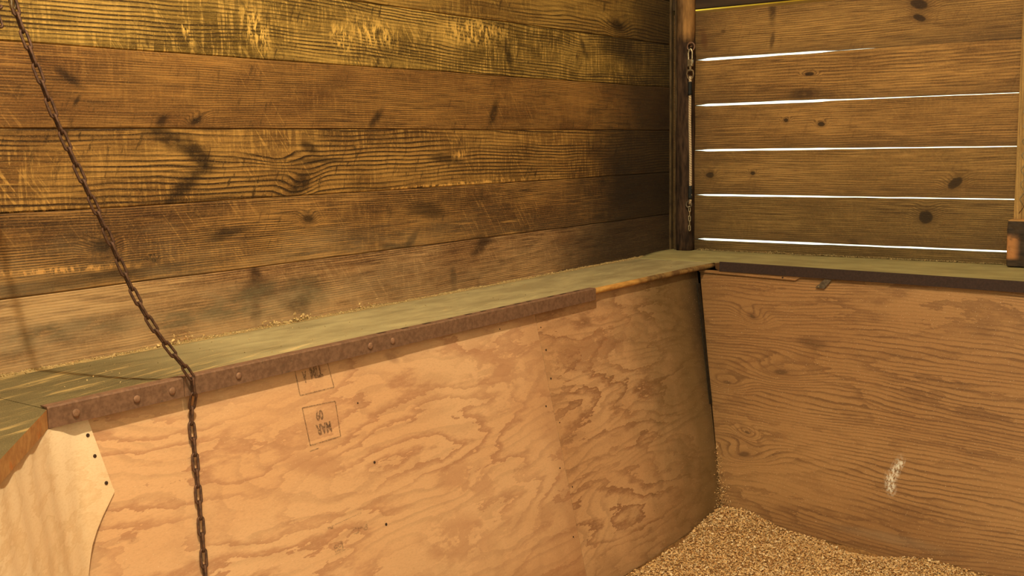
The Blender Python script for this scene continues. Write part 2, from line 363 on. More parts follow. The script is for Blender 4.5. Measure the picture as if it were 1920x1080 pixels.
# dusty ledge top
def ledge_mat(name, a, b, scrape):
    n = NT(name); uv = n.uv(); u, v, _ = n.sep(uv)
    q = n.noise(uv, 1, 4, .6, (1, 2, 3), (5, 11, 1))
    col = n.mix(n.ramp(q, .32, .68), a, b)
    s = n.noise(n.mapp(uv, (0, 0, 0), .22, (1, 1, 1)), 1, 4, .6, (4, 5, 6), (4.5, 46, 1))
    m = n.noise(uv, 1, 2, .5, (7, 5, 6), (2.5, 5, 1))
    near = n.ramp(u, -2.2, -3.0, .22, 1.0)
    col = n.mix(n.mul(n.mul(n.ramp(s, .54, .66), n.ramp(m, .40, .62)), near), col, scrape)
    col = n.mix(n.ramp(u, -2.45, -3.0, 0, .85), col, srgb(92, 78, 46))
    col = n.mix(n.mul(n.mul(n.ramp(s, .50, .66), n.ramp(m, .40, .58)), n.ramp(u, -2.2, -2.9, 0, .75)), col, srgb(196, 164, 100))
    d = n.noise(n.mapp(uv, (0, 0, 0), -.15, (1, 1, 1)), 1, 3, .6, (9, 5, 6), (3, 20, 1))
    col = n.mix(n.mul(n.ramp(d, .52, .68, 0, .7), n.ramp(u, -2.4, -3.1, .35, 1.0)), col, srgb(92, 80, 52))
    g = n.noise(uv, 1, 2, .7, (2, 2, 2), (420, 420, 1))
    col = n.mix(n.ramp(g, .55, .75, 0, .35), col, srgb(226, 208, 150))
    col = n.mix(n.ramp(g, .45, .25, 0, .35), col, srgb(120, 104, 66))
    n.bump(g, .4, .001)
    return n.done(col, .9, 0, .15)
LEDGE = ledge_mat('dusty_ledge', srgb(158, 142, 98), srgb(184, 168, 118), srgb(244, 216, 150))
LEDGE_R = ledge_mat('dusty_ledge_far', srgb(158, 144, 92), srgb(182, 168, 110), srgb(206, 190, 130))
BARE = simple('bare_chewed_edge', srgb(214, 158, 76), srgb(182, 122, 56), 60, .8, spots=(srgb(96, 70, 38), .62), sc=(1, .25, 1))
CUTEDGE = simple('ledge_cut_edge', srgb(206, 156, 92), srgb(176, 122, 66), 40, .85, spots=(srgb(206, 130, 60), .55), sc=(1, 1, 1))
RUST = simple('rusted_iron', srgb(138, 102, 74), srgb(112, 80, 56), 90, .7, 0, spots=(srgb(100, 76, 54), .60), spec=.35)
RUSTL = simple('rusted_iron_light', srgb(158, 118, 86), srgb(126, 90, 64), 110, .7, 0, bump=.5)
CHAINM = simple('chain_rust', srgb(112, 78, 54), srgb(74, 52, 38), 160, .62, .35, bump=.6, spec=.4)
DARKEDGE = simple('dark_painted_iron', srgb(66, 48, 38), srgb(52, 38, 30), 130, .8, .1, bump=.5)
NAILM = simple('nail_head_dark', srgb(84, 58, 38), srgb(56, 40, 28), 300, .7, .3)
POSTM = simple('soiled_post', srgb(74, 54, 38), srgb(42, 31, 23), 26, .7, spots=(srgb(26, 21, 17), .56), sc=(1, 1, .25), spec=.3)
POSTL = simple('worn_post', srgb(150, 106, 58), srgb(112, 76, 40), 50, .8, sc=(1, 1, .12))
TRACK = simple('grimy_channel', srgb(98, 76, 44), srgb(60, 44, 26), 60, .7, .2, sc=(1, 1, .3))
BRASS = simple('snap_metal', srgb(196, 176, 138), srgb(150, 128, 92), 200, .35, .85, bump=.1)
STEEL = simple('galvanised_steel', srgb(120, 104, 82), srgb(86, 74, 58), 120, .5, .6, bump=.2)
TAPE = simple('black_tape', srgb(24, 24, 20), srgb(32, 31, 26), 90, .7, bump=.2)
STRAPM = simple('dark_strap', srgb(58, 50, 36), srgb(30, 25, 18), 70, .6, .4)
RAILM = simple('rail_painted_sunlight', srgb(246, 196, 110), srgb(222, 168, 84), 30, .8, sc=(.1, 1, 1))
DARKW = simple('dark_header', srgb(70, 52, 32), srgb(46, 34, 22), 20, .85, sc=(.15, 1, 1))
PLAIN = simple('plain_boards', srgb(150, 110, 64), srgb(122, 86, 48), 10, .85, sc=(.3, .3, 1))
def rope_mat():
    n = NT('braided_rope'); p = n.obj()
    x, y, z = n.sep(p)
    w = n.math('SINE', n.mul(n.add(z, n.mul(x, .6)), 620)); q = n.noise(p, 500, 2, .6)
    col = n.mix(n.mul(n.ramp(w, .55, .95), n.ramp(q, .4, .55)), srgb(196, 168, 128), srgb(40, 30, 22))
    return n.done(col, .8)
ROPE = rope_mat()
def chew_mat():
    n = NT('chewed_block'); p = n.obj()
    q = n.noise(p, 24, 3, .6, (1, 2, 3)); q2 = n.noise(p, 60, 4, .6, (1, 2, 3), (.25, 1, 1))
    x, y, z = n.sep(p)
    col = n.mix(n.ramp(q2, .3, .7), srgb(70, 54, 36), srgb(40, 32, 24))
    d = n.dist(p, .018, .065, .016, .05, 0)  # placeholder radial, replaced by height window below
    e = n.mul(n.mul(n.ramp(x, .05, .02), n.ramp(z, .125, .10)), n.ramp(z, .02, .035))
    col = n.mix(n.mul(e, n.ramp(q, .35, .55, .4, 1)), col, srgb(176, 118, 66))
    col = n.mix(n.ramp(z, .162, .168), col, srgb(190, 140, 78))
    n.bump(q, .5, .003); return n.done(col, .8)
CHEW = chew_mat()
def ink_mat():
    n = NT('faded_ink'); p = n.new('ShaderNodeTexCoord').outputs['Object']
    q = n.noise(p, 260, 3, .7, (1, 2, 3))
    n.b.inputs['Base Color'].default_value = (*srgb(78, 62, 48), 1); n.b.inputs['Roughness'].default_value = .8
    n.put(n.b.inputs['Alpha'], n.ramp(q, .36, .60, .12, .58))
    return n.m
INK = ink_mat()
def ink2():
    m = INK.copy(); m.name = 'very_faded_ink'
    for nd in m.node_tree.nodes:
        if nd.type == 'MAP_RANGE': nd.inputs['To Min'].default_value = 0; nd.inputs['To Max'].default_value = .36
    return m
INK2 = ink2()
def flake_mat():
    n = NT('wood_shavings'); a = n.new('ShaderNodeAttribute'); a.attribute_name = 'tone'
    c = n.mix(n.ramp(a.outputs['Fac'], 0, .5), srgb(176, 130, 76), srgb(224, 182, 118))
    c = n.mix(n.ramp(a.outputs['Fac'], .5, 1), c, srgb(252, 224, 172))
    q = n.noise(n.obj(), 300, 2, .6)
    c = n.mix(n.ramp(q, .3, .7, 0, .3), c, srgb(190, 140, 80))
    return n.done(c, .8, 0, .2)
FLAKE = flake_mat()
BEDM = simple('bedding_base', srgb(180, 134, 78), srgb(130, 92, 50), 90, .95, bump=1.0)
SAW = simple('fine_sawdust', srgb(196, 172, 112), srgb(150, 128, 78), 200, .95, bump=1.0)

# ================================================================== structure
# left wall: horizontal boards, sunk joints
bm = bmesh.new()
zs = [2.45, 2.27, 2.09, 1.9, 1.72, 1.53, 1.35, 1.17, .98, .795, .609] + JL + [-.69, -.88, -1.07, -1.26, -1.45]
rnd = random.Random(3)
def board_face(bm, z0, z1, y0, y1, mi, off, rag):
    """one board, front face subdivided with slightly wavering edges"""
    N = 60; f = []
    for i in range(N+1):
        y = y0+(y1-y0)*i/N
        w0 = .0004+rag*.0022*mnoise.noise(Vector((y*3.1, z0*7, 0))); w1 = .0009+rag*.0022*mnoise.noise(Vector((y*3.1, z1*7, 0)))
        a, b = z0+w0, z1-.0004+w1-.0009
        f.append([bm.verts.new((-.03, y, a)), bm.verts.new((off-.003, y, a)), bm.verts.new((off, y, a+.003)), bm.verts.new((off, y, b-.003)), bm.verts.new((off-.003, y, b)), bm.verts.new((-.03, y, b))])
    for A, B in zip(f, f[1:]):
        for k in range(5):
            q = bm.faces.new((A[k], A[k+1], B[k+1], B[k])); q.material_index = mi
for i in range(len(zs)-1):
    z1, z0 = zs[i], zs[i+1]
    zc = (z0+z1)/2
    mi = 0 if zc > .425 else 1 if zc > .2408 else 2 if zc > .0568 else 3 if zc > -.1272 else 4 if zc > -.311 else 5
    board_face(bm, z0, z1, -3.9, 0.02, mi, rnd.uniform(-.001, .0008), 1)
box(bm, -.05, -.03, -3.9, .03, -1.5, 2.45, 2); box(bm, -.03, -.0005, .0205, .03, -1.5, 2.45, 2)
bmesh.ops.recalc_face_normals(bm, faces=bm.faces[:])
me = bm_mesh(bm); uv_world(me, lambda c: c.y, lambda c: c.z)
wl = link('wall_left', me, lw_mats); wl['kind'] = 'structure'

# back wall: spaced slats with daylight between
bm = bmesh.new()
gaps = [(.354, .0125, .008, .0012, .0018), (.161, .0095, .0105, .0045, .003), (-.032, .0085, .0075, .005, .004), (-.225, .0085, .0075, .0065, .005), (-.418, .0105, .0095, .0095, .010)]
def gw(g, x):   # gap width along the wall
    P = [(.0, 0), (.118, 0), (.16, g[1]), (.68, g[2]), (.71, g[2]*.3+g[3]*.4), (1.0, g[3]*.75), (1.42, g[4]*.8), (3.7, g[4])]
    for (a, b), (c, d) in zip(P, P[1:]):
        if x <= c: return b+(d-b)*(x-a)/(c-a)
    return P[-1][1]
levels = [(.556, None)]+[(g[0], g) for g in gaps]+[(-.62, None)]
XS = [-.02+3.72*i/124 for i in range(125)]
for i in range(6):
    zt, gt = levels[i]; zb, gb = levels[i+1]
    f = []
    for x in XS:
        a = zb+(gw(gb, x)/2 if gb else 0); b = zt-(gw(gt, x)/2 if gt else 0)
        j = .0012*mnoise.noise(Vector((x*9, i*5, 1)))
        a += j; b += .0012*mnoise.noise(Vector((x*9, i*5+2, 4)))
        if i == 0: b = .549
        f.append([bm.verts.new((x, .022, a)), bm.verts.new((x, .0, a)), bm.verts.new((x, 0, b)), bm.verts.new((x, .022, b))])
    for A, B in zip(f, f[1:]):
        for k in range(4):
            q = bm.faces.new((A[k], A[(k+1) % 4], B[(k+1) % 4], B[k])); q.material_index = i
    bm.faces.new(f[0]).material_index = i; bm.faces.new(f[-1][::-1]).material_index = i
box(bm, -.02, 3.7, 0, .022, -1.5, -.6205, 5)
bmesh.ops.recalc_face_normals(bm, faces=bm.faces[:])
me = bm_mesh(bm); uv_world(me, lambda c: c.x, lambda c: c.z)
wb = link('wall_back', me, rw_mats); wb['kind'] = 'structure'

def struct(name, boxes, mat):
    bm = bmesh.new()
    for b in boxes: box(bm, *b)
    o = link(name, bm_mesh(bm), mat); o['kind'] = 'structure'; return o
# header above the slats (dark board) and rail coloured pale to look sunlit, seen through the slot under it
bm = bmesh.new()
box(bm, -.02, 3.7, -.012, .022, .568, 2.45)
o = link('trim_1', bm_mesh(bm), DARKW); tag(o, kind='structure')
bm = bmesh.new()
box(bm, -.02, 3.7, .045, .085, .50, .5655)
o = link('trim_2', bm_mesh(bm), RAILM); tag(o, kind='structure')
struct('added_outer_board', [(-.3, 4, .30, .33, .56, 1.0)], simple('foliage_stand_in_yellow', srgb(250, 214, 70), srgb(236, 196, 60), 8, .8))  # added board, its yellow stands in for sunlit foliage behind the slot
struct('wall_front', [(-.05, 1.25, -3.98, -3.90, -1.5, 2.45)], PLAIN)
struct('wall_right', [(3.7, 3.76, -3.98, .03, -1.5, 2.45)], PLAIN)
struct('ceiling', [(-.05, 3.76, -3.98, .03, 2.45, 2.49)], PLAIN)
struct('floor', [(-.05, 6, -7, .03, -1.56, -1.50)], simple('packed_floor', srgb(110, 88, 60), srgb(84, 66, 44), 8, .95))

# corner track channels and post
bm = bmesh.new(); box(bm, .0, .010, -.026, -.001, -.478, 2.45, 0, .003)
o = link('trim_3', bm_mesh(bm), TRACK); tag(o, kind='structure')
bm = bmesh.new(); box(bm, .030, .042, -.034, -.001, -.478, 2.45, 0, .003)
o = link('trim_4', bm_mesh(bm), TRACK); tag(o, kind='structure')
bm = bmesh.new()
# post as a lathe-like rounded square that wavers where it was chewed
N = 60; rings = []
for i in range(N+1):
    z = -.478+(2.45+.478)*i/N
    ring = []
    for k in range(16):
        a = 2*PI*k/16+PI/16
        cx, cy = math.cos(a), math.sin(a); m = max(abs(cx), abs(cy)); e = 1/(m**.75)
        hw = .036+(.004*mnoise.noise(Vector((a*1.5, z*7, 2))) if z < .48 else 0)
        ring.append(bm.verts.new((.083+cx*e*hw, -.032+cy*e*.031, z)))
    rings.append(ring)
for i, (A, B) in enumerate(zip(rings, rings[1:])):
    z = A[0].co.z
    for k in range(16):
        q = bm.faces.new((A[k], A[(k+1) % 16], B[(k+1) % 16], B[k])); q.smooth = True
bm.faces.new(rings[0][::-1]); bm.faces.new(rings[-1])
def post_mat():
    n = NT('corner_post'); p = n.obj(); x, y, z = n.sep(p)
    q = n.noise(p, 34, 4, .65, (1, 2, 3), (1, 1, .22)); g = n.noise(p, 9, 4, .65, (4, 2, 3))
    dk = n.mix(n.ramp(q, .35, .65), srgb(40, 30, 22), srgb(84, 62, 44))
    lt = n.mix(n.ramp(q, .35, .65), srgb(128, 92, 52), srgb(166, 122, 70))
    e = n.ramp(n.add(z, n.mul(n.math('SUBTRACT', g, .5), .16)), .90, .97)
    e = n.mul(e, n.ramp(x, -.004, .006, .35, 1))
    n.bump(q, .5, .003); return n.done(n.mix(e, dk, lt), .9, 0, .08)
me = bm_mesh(bm)
o = link('corner_post', me, post_mat()); base_origin(o, (.083, -.032, -.478))
tag(o, 'dark soiled upright corner post with a pale worn upper part, standing on the ledge', 'post')

# upright board at the right end of the slats
def upb():
    return plank_mat('upright_board', 55, srgb(160, 122, 66), srgb(110, 80, 40), srgb(190, 150, 84), K=110, A=6, linew=.5, scuff=.3, speck=.2)
bm = bmesh.new(); box(bm, 1.412, 1.62, -.034, -.001, -.46, 2.45, 0, .003)
me = bm_mesh(bm); uv_world(me, lambda c: c.z, lambda c: c.x)
o = link('upright_board', me, upb()); base_origin(o, (1.51, -.017, -.46))
tag(o, 'pale upright board at the right end of the slatted wall, wire mesh nailed on it', 'board')

# wire mesh on that board
bm = bmesh.new()
cell = .105
for c_ in range(4):
    for sgn in (0, 1):
        tube(bm, [Vector((1.430+.062*c_+(.031 if (i+sgn) % 2 else 0), -.0362-.0016*sgn, -.2725+.052*i)) for i in range(0, 50)], .0015, 6)
o = link('wire_mesh', bm_mesh(bm, smooth=True), BRASS); base_origin(o, (1.52, -.037, -.29))
tag(o, 'bare zigzag wire mesh hanging on the upright board at the right edge', 'wire mesh')

# chewed block on the right ledge
bm = bmesh.new(); box(bm, 1.405, 1.62, -.10, -.036, -.462, -.293, 0, .006)
bmesh.ops.subdivide_edges(bm, edges=[e for e in bm.edges if e.calc_length() > .03], cuts=10, use_grid_fill=True)
for v in bm.verts:
    k = mnoise.noise(v.co*32); 
    if v.co.y < -.09: v.co.y += .006*k+.004
    if v.co.x < 1.41: v.co.x += .004*k
me = bm_mesh(bm); o = link('wood_block', me, CHEW); base_origin(o, (1.405, -.068, -.462))
tag(o, 'chewed dark wooden block with bare orange patches, standing on the right ledge', 'block')

# ================================================================== ledges
ZL = -.478
def ledge_board(name, outline, zt, th, mat, edge, fu, fv, wob=None):
    bm = bmesh.new()
    top = [bm.verts.new((x, y, zt)) for x, y in outline]; bot = [bm.verts.new((x, y, zt-th)) for x, y in outline]
    n = len(outline)
    f = bm.faces.new(top); g = bm.faces.new(bot[::-1])
    side = [bm.faces.new((top[(i+1) % n], top[i], bot[i], bot[(i+1) % n])) for i in range(n)]
    bmesh.ops.recalc_face_normals(bm, faces=bm.faces[:])
    for s in side+[g]: s.material_index = 1
    me = bm_mesh(bm); uv_world(me, fu, fv)
    return link(name, me, [mat, edge])
# left ledge, its front edge bare and ragged past the iron
fr = []
M = 70
for i in range(M+1):
    y = -3.19+(-.335+3.19)*i/M
    x = .369
    if y > -1.23: x += -.002+.004*mnoise.noise(Vector((y*9, 1, 0)))+.0015*mnoise.noise(Vector((y*40, 1, 0)))
    if y > -.55: x += (y+.55)*.05
    fr.append((x, y))
bm = bmesh.new()
prof = [(-.0005, 0), (-.006, 0), (0, -.004), (0, -.014), (-.003, -.018), (-.36, -.018)]
rings = []
for (x, y) in fr:
    bare = 1 if y > -1.23 else 0
    r = []
    for j, (dx, dz) in enumerate([(-.368, 0), (-.012, 0), (-.004, -.001), (0, -.006), (0, -.014), (-.003, -.018), (-.368, -.018)]):
        q = bare*.0025*mnoise.noise(Vector((y*22, j*1.7, 3))) if 0 < j < 6 else 0
        r.append(bm.verts.new((x+dx+q-(bare*.004 if j in (2,) else 0), y, ZL+dz+(q*.6 if j > 1 else 0)-(bare*.002 if j == 2 else 0))))
    rings.append(r)
for A, B in zip(rings, rings[1:]):
    for k in range(7):
        q = bm.faces.new((A[k], A[(k+1) % 7], B[(k+1) % 7], B[k])); q.material_index = 0 if k == 0 else (1 if k in (1, 2, 3, 4) else 2); q.smooth = k in (1, 2, 3, 4)
bm.faces.new(rings[0]); bm.faces.new(rings[-1][::-1])
bmesh.ops.recalc_face_normals(bm, faces=bm.faces[:])
me = bm_mesh(bm); uv_world(me, lambda c: c.y, lambda c: c.x)
def bare_mat():
    n = NT('bare_chewed_edge_along'); uv = n.uv(); u, v, _ = n.sep(uv)
    q = n.noise(uv, 1, 4, .65, (1, 2, 3), (14, 200, 1)); g = n.noise(uv, 1, 4, .65, (5, 2, 3), (16, 30, 1))
    a = n.mix(n.ramp(q, .3, .7), srgb(222, 168, 84), srgb(176, 118, 50))
    b = n.mix(n.ramp(g, .4, .6), srgb(150, 118, 66), srgb(92, 66, 38))
    col = n.mix(n.ramp(n.add(u, n.mul(n.math('SUBTRACT', g, .5), .25)), -1.05, -.8, 0, .9), a, b)
    n.bump(q, .5, .002); return n.done(col, .75)
ll = link('left_ledge', me, [LEDGE, bare_mat(), PLAIN]); base_origin(ll, (.185, -1.76, ZL-.018))
tag(ll, 'long dusty wooden ledge along the left board wall, bare chewed front edge near the corner', 'ledge')

# right ledge, feathering down onto the left one under the dust
bm = bmesh.new(); NX, NY = 70, 16; tp, bt = [], []
def sstep(t): t = max(0, min(1, t)); return t*t*(3-2*t)
def front_y(x): return -.332-.006*x/.372 if x < .372 else (-.338-.0775*(x-.372)/.058 if x < .43 else -.4155-.0815*(x-.43))
XL_ = [.002+.37*i/14 for i in range(15)]+[.372+.058*i/5 for i in range(1, 6)]+[.43+1.77*i/40 for i in range(1, 41)]
for x in XL_:
    a, b = [], []
    for j in range(NY+1):
        y = -.001+(front_y(x)+.001)*j/NY
        z = ZL+.0008+.0117*max(sstep((y+.33)/.2), sstep((x-.372)/.07))
        a.append(bm.verts.new((x, y, z))); b.append(bm.verts.new((x, y, ZL-.021 if x > .3725 else ZL+.0002)))
    tp.append(a); bt.append(b)
NX = len(XL_)-1
for i in range(NX):
    for j in range(NY):
        bm.faces.new((tp[i][j], tp[i][j+1], tp[i+1][j+1], tp[i+1][j])).smooth = True; bm.faces.new((bt[i][j], bt[i+1][j], bt[i+1][j+1], bt[i][j+1])).material_index = 1
    bm.faces.new((tp[i][0], tp[i+1][0], bt[i+1][0], bt[i][0])); bm.faces.new((tp[i+1][NY], tp[i][NY], bt[i][NY], bt[i+1][NY])).material_index = 1 if XL_[i] > .371 else 0
for j in range(NY):
    bm.faces.new((tp[0][j+1], tp[0][j], bt[0][j], bt[0][j+1])); bm.faces.new((tp[NX][j], tp[NX][j+1], bt[NX][j+1], bt[NX][j]))
bmesh.ops.recalc_face_normals(bm, faces=bm.faces[:])
me = bm_mesh(bm); uv_world(me, lambda c: c.x, lambda c: c.y)
rl = link('right_ledge', me, [LEDGE_R, PLAIN])
base_origin(rl, (1.1, -.25, -.4775))
tag(rl, 'dusty olive ledge under the slatted wall with daylight gaps', 'ledge')
# diagonal near ledge
ol = [(.002, -3.191), (.002, -3.89), (1.145, -3.89), (.37, -3.191)]
dl = ledge_board('corner_ledge', ol, ZL-.0005, .037, LEDGE, CUTEDGE, lambda c: c.y, lambda c: c.x)
base_origin(dl, (.4, -3.5, ZL-.0375))
tag(dl, 'scraped ledge corner cut on the diagonal at the left edge, with raw orange front edge', 'ledge')

# front guards of the left ledge: three lengths of iron angle
def guard(y0, y1, label, screws, slots, mat, lap=0.0, curl=False):
    bm = bmesh.new()
    x0, x1 = .3695+lap, .3725+lap
    N = 16; rings = []
    for i in range(N+1):
        y = y0+(y1-y0)*i/N; w = .0007*mnoise.noise(Vector((y*6, lap*900, 0)))
        zt = ZL+.0035+lap; zb = ZL-.037+w
        P = [(x1-.024, zt-.0022), (x1-.024, zt), (x1-.003, zt), (x1, zt-.003), (x1+w, zb), (x1-.003+w, zb), (x1-.003, zt-.0035)]
        rings.append([bm.verts.new((a, y, b)) for a, b in P])
    for A, B in zip(rings, rings[1:]):
        for k in range(7): bm.faces.new((A[k], A[(k+1) % 7], B[(k+1) % 7], B[k]))
    bm.faces.new(rings[0]); bm.faces.new(rings[-1][::-1])
    bmesh.ops.recalc_face_normals(bm, faces=bm.faces[:])
    root = thing('edge_guard', label, 'edge guard', (x1, (y0+y1)/2, ZL-.037), group='rusted iron guards on the left ledge')
    b = link('angle_iron', bm_mesh(bm), mat, root)
    for y, r in screws:
        bm = bmesh.new(); disc(bm, (x1-.0002, y, ZL-.0185), (1, 0, 0), r, .0035)
        bmesh.ops.recalc_face_normals(bm, faces=bm.faces[:])
        link('screw', bm_mesh(bm, smooth=True), RUSTL, root)
    for y, l in slots:
        bm = bmesh.new(); box(bm, x1-.021, x1-.012, y-l/2, y+l/2, ZL+.0034+lap, ZL+.0041+lap, 0, .0003)
        link('slot', bm_mesh(bm), NAILM, root)
guard(-3.192, -2.886, 'short rusted iron edge guard at the near end of left ledge, by diagonal corner', [(-3.135, .008), (-3.0, .008), (-2.915, .008)], [], RUST, .0015)
guard(-2.884, -2.193, 'middle rusted iron edge guard on the left ledge, two screws by its far end', [(-2.74, .0075), (-2.32, .0085), (-2.237, .0085)], [(-2.26, .03)], RUST, .0015)
guard(-2.191, -1.237, 'far rusted iron edge guard on the left ledge, ending where bare chewed wood begins', [],
      [(-2.17, .025), (-2.08, .03), (-1.98, .015), (-1.90, .03), (-1.83, .02), (-1.74, .03), (-1.66, .03), (-1.60, .02), (-1.48, .03), (-1.41, .025), (-1.33, .03)], RUST, 0)

# dark edging on the right ledge
bm = bmesh.new()
def fy(x): return -.4155-.0815*(x-.43)-.0005
A = []; B = []
prof = [(0.004, 0), (-.002, 0), (-.004, -.002), (-.004, -.037), (0.004, -.037)]
xs = [.432, .75, 1.1, 1.56, 2.2]; rings = []
for x in xs: rings.append([bm.verts.new((x, fy(x)+dy, -.4625+dz)) for dy, dz in prof])
for P_, Q_ in zip(rings, rings[1:]):
    for k in range(5): bm.faces.new((P_[k], P_[(k+1) % 5], Q_[(k+1) % 5], Q_[k]))
bm.faces.new(rings[0]); bm.faces.new(rings[-1][::-1]); bmesh.ops.recalc_face_normals(bm, faces=bm.faces[:])
o = link('edging_strip', bm_mesh(bm), DARKEDGE); base_origin(o, (1.3, fy(1.3), -.4995))
tag(o, 'dark brown iron edging along the front of the right ledge', 'edging')

# ================================================================== kick panels
S = .226; ZT = -.508; XT = .35
def px_(z): return XT+S*(ZT-z)                      # left panel plane
nL = Vector((1, 0, S)).normalized()
def kick_left(name, y0, y1, mat, label, off=0.0, zt=-.497, zb=-1.49):
    bm = bmesh.new(); N = 24; t = .011
    f = []
    for i in range(N+1):
        z = zt+(zb-zt)*i/N
        row = []
        for j in range(13):
            y = y0+(y1-y0)*j/12; w = .0012*mnoise.noise(Vector((y*2, z*2, off*50)))
            row.append(bm.verts.new((px_(z)+off+w, y, z)))
        f.append(row)
    for A, B in zip(f, f[1:]):
        for k in range(12): bm.faces.new((A[k], A[k+1], B[k+1], B[k]))
    bmesh.ops.solidify(bm, geom=bm.faces[:], thickness=-t)
    bmesh.ops.recalc_face_normals(bm, faces=bm.faces[:])
    me = bm_mesh(bm)
    if sum((p.normal.x for p in me.polygons)) == 0: pass
    uv_world(me, lambda c: c.y, lambda c: c.z)
    o = link(name, me, mat); base_origin(o, (px_(zb), (y0+y1)/2, zb)); tag(o, label, 'panel'); return o
def solid_left(name, y0, y1, mat, label, off=0.0, zt=-.4975, zb=-1.49, tilt0=0, tilt1=0):
    bm = bmesh.new(); t = .011; NZ = 22; NY = 14
    front = []; back = []
    for i in range(NZ+1):
        z = zt+(zb-zt)*i/NZ; fr_, bk = [], []
        for j in range(NY+1):
            a = y0+tilt0*(zt-z); b = y1+tilt1*(zt-z)
            y = a+(b-a)*j/NY; w = .0012*mnoise.noise(Vector((y*2, z*2, 3)))
            fr_.append(bm.verts.new((px_(z)+off+w, y, z))); bk.append(bm.verts.new((px_(z)+off+w-t, y, z)))
        front.append(fr_); back.append(bk)
    for i in range(NZ):
        for j in range(NY):
            bm.faces.new((front[i][j], front[i+1][j], front[i+1][j+1], front[i][j+1]))
            bm.faces.new((back[i][j+1], back[i+1][j+1], back[i+1][j], back[i][j]))
        bm.faces.new((front[i][0], back[i][0], back[i+1][0], front[i+1][0]))
        bm.faces.new((front[i][NY], front[i+1][NY], back[i+1][NY], back[i][NY]))
    for j in range(NY):
        bm.faces.new((front[0][j], front[0][j+1], back[0][j+1], back[0][j])); bm.faces.new((front[NZ][j+1], front[NZ][j], back[NZ][j], back[NZ][j+1]))
    bmesh.ops.recalc_face_normals(bm, faces=bm.faces[:])
    me = bm_mesh(bm); uv_world(me, lambda c: c.y, lambda c: c.z)
    o = link(name, me, mat); base_origin(o, (px_(zb), (y0+y1)/2, zb)); tag(o, label, 'panel'); return o
p1 = solid_left('plywood_panel', -3.42, -1.5655, LP1, 'large pale plywood kick panel under the left ledge, with upside-down ink stamps')
p2 = solid_left('plywood_panel', -1.5622, -.440, LP2, 'narrower soiled plywood kick panel under the left ledge, next to the dark corner gap', off=-.0012, tilt1=-.205)
def nail_on_left(y, z, parent, r=.0042, off=0):
    r *= .8
    bm = bmesh.new(); c = Vector((px_(z)+off-.0006, y, z)); disc(bm, c, nL, r, .0016, 10)
    bmesh.ops.recalc_face_normals(bm, faces=bm.faces[:])
    link('nail', bm_mesh(bm, smooth=True), NAILM, parent)
for y, z, r in [(-2.359, -.785, .0048), (-2.376, -.633, .003), (-2.361, -.94, .005), (-1.600, -.798, .0042), (-1.592, -.99, .0036), (-1.593, -1.201, .0036), (-1.752, -.539, .003)]:
    nail_on_left(y, z, p1, r)
for y, z, r in [(-1.545, -.564, .003), (-1.541, -.635, .0045), (-1.545, -.723, .0042), (-1.545, -.86, .003), (-1.545, -1.06, .0035)]:
    nail_on_left(y, z, p2, r, -.0012)

# upside-down ink stamps printed on the pale panel
def stamp(name, parts, mat, parent):
    """parts: list of ('t',text,y,z,h,w) and ('l',y0,z0,y1,z1,width); world y,z on the panel plane"""
    bm = bmesh.new()
    def P(y, z): return Vector((px_(z)+.0016, y, z))
    for p in parts:
        if p[0] == 'l':
            _, y0, z0, y1, z1, w = p
            d = Vector((y1-y0, z1-z0)); q = Vector((-d.y, d.x)).normalized()*w/2
            vs = [P(y0+q.x, z0+q.y), P(y1+q.x, z1+q.y), P(y1-q.x, z1-q.y), P(y0-q.x, z0-q.y)]
            bm.faces.new([bm.verts.new(v) for v in vs])
        else:
            _, txt, yc, zc, h, w = p
            cu = bpy.data.curves.new('t', 'FONT'); cu.body = txt; cu.size = 1; cu.align_x = 'CENTER'; cu.align_y = 'CENTER'; cu.offset = .045
            to = bpy.data.objects.new('t', cu); C.objects.link(to)
            dg = bpy.context.evaluated_depsgraph_get(); dg.update()
            m = bpy.data.meshes.new_from_object(to.evaluated_get(dg))
            xs_ = [v.co.x for v in m.vertices]; ys_ = [v.co.y for v in m.vertices]
            sx = w/(max(xs_)-min(xs_)); sy = h/(max(ys_)-min(ys_)); cx = (max(xs_)+min(xs_))/2; cy = (max(ys_)+min(ys_))/2
            for v in m.vertices:      # rotated half a turn: y runs left to right as seen from the room
                yy = yc-(v.co.x-cx)*sx; zz = zc-(v.co.y-cy)*sy
                v.co = P(yy, zz)
            bm.from_mesh(m); bpy.data.objects.remove(to); bpy.data.curves.remove(cu); bpy.data.meshes.remove(m)
    me = bm_mesh(bm); return link(name, me, mat, parent)
w = .0028
stamp('ink_stamp', [('l', -2.557, -.608, -2.450, -.613, w), ('l', -2.450, -.613, -2.455, -.698, w), ('l', -2.455, -.698, -2.555, -.697, w), ('l', -2.555, -.697, -2.557, -.608, w),
      ('t', '09', -2.509, -.635, .024, .024), ('t', 'MAR', -2.503, -.668, .026, .049), ('l', -2.56, -.710, -2.53, -.709, w)], INK, p1)
stamp('ink_stamp', [('l', -2.557, -.520, -2.556, -.579, w), ('l', -2.556, -.579, -2.445, -.580, w), ('l', -2.445, -.580, -2.451, -.520, w),
      ('t', 'TIM', -2.492, -.534, .030, .040), ('t', 'A', -2.531, -.540, .028, .014)], INK, p1)
stamp('ink_stamp', [('l', -2.552, -.893, -2.437, -.889, .0022), ('l', -2.552, -.893, -2.535, -.897, .005), ('t', 'ES', -2.53, -.945, .020, .03), ('t', 'B-C', -2.45, -.925, .016, .05), ('l', -2.546, -.958, -2.51, -.956, .002)], INK2, p1)

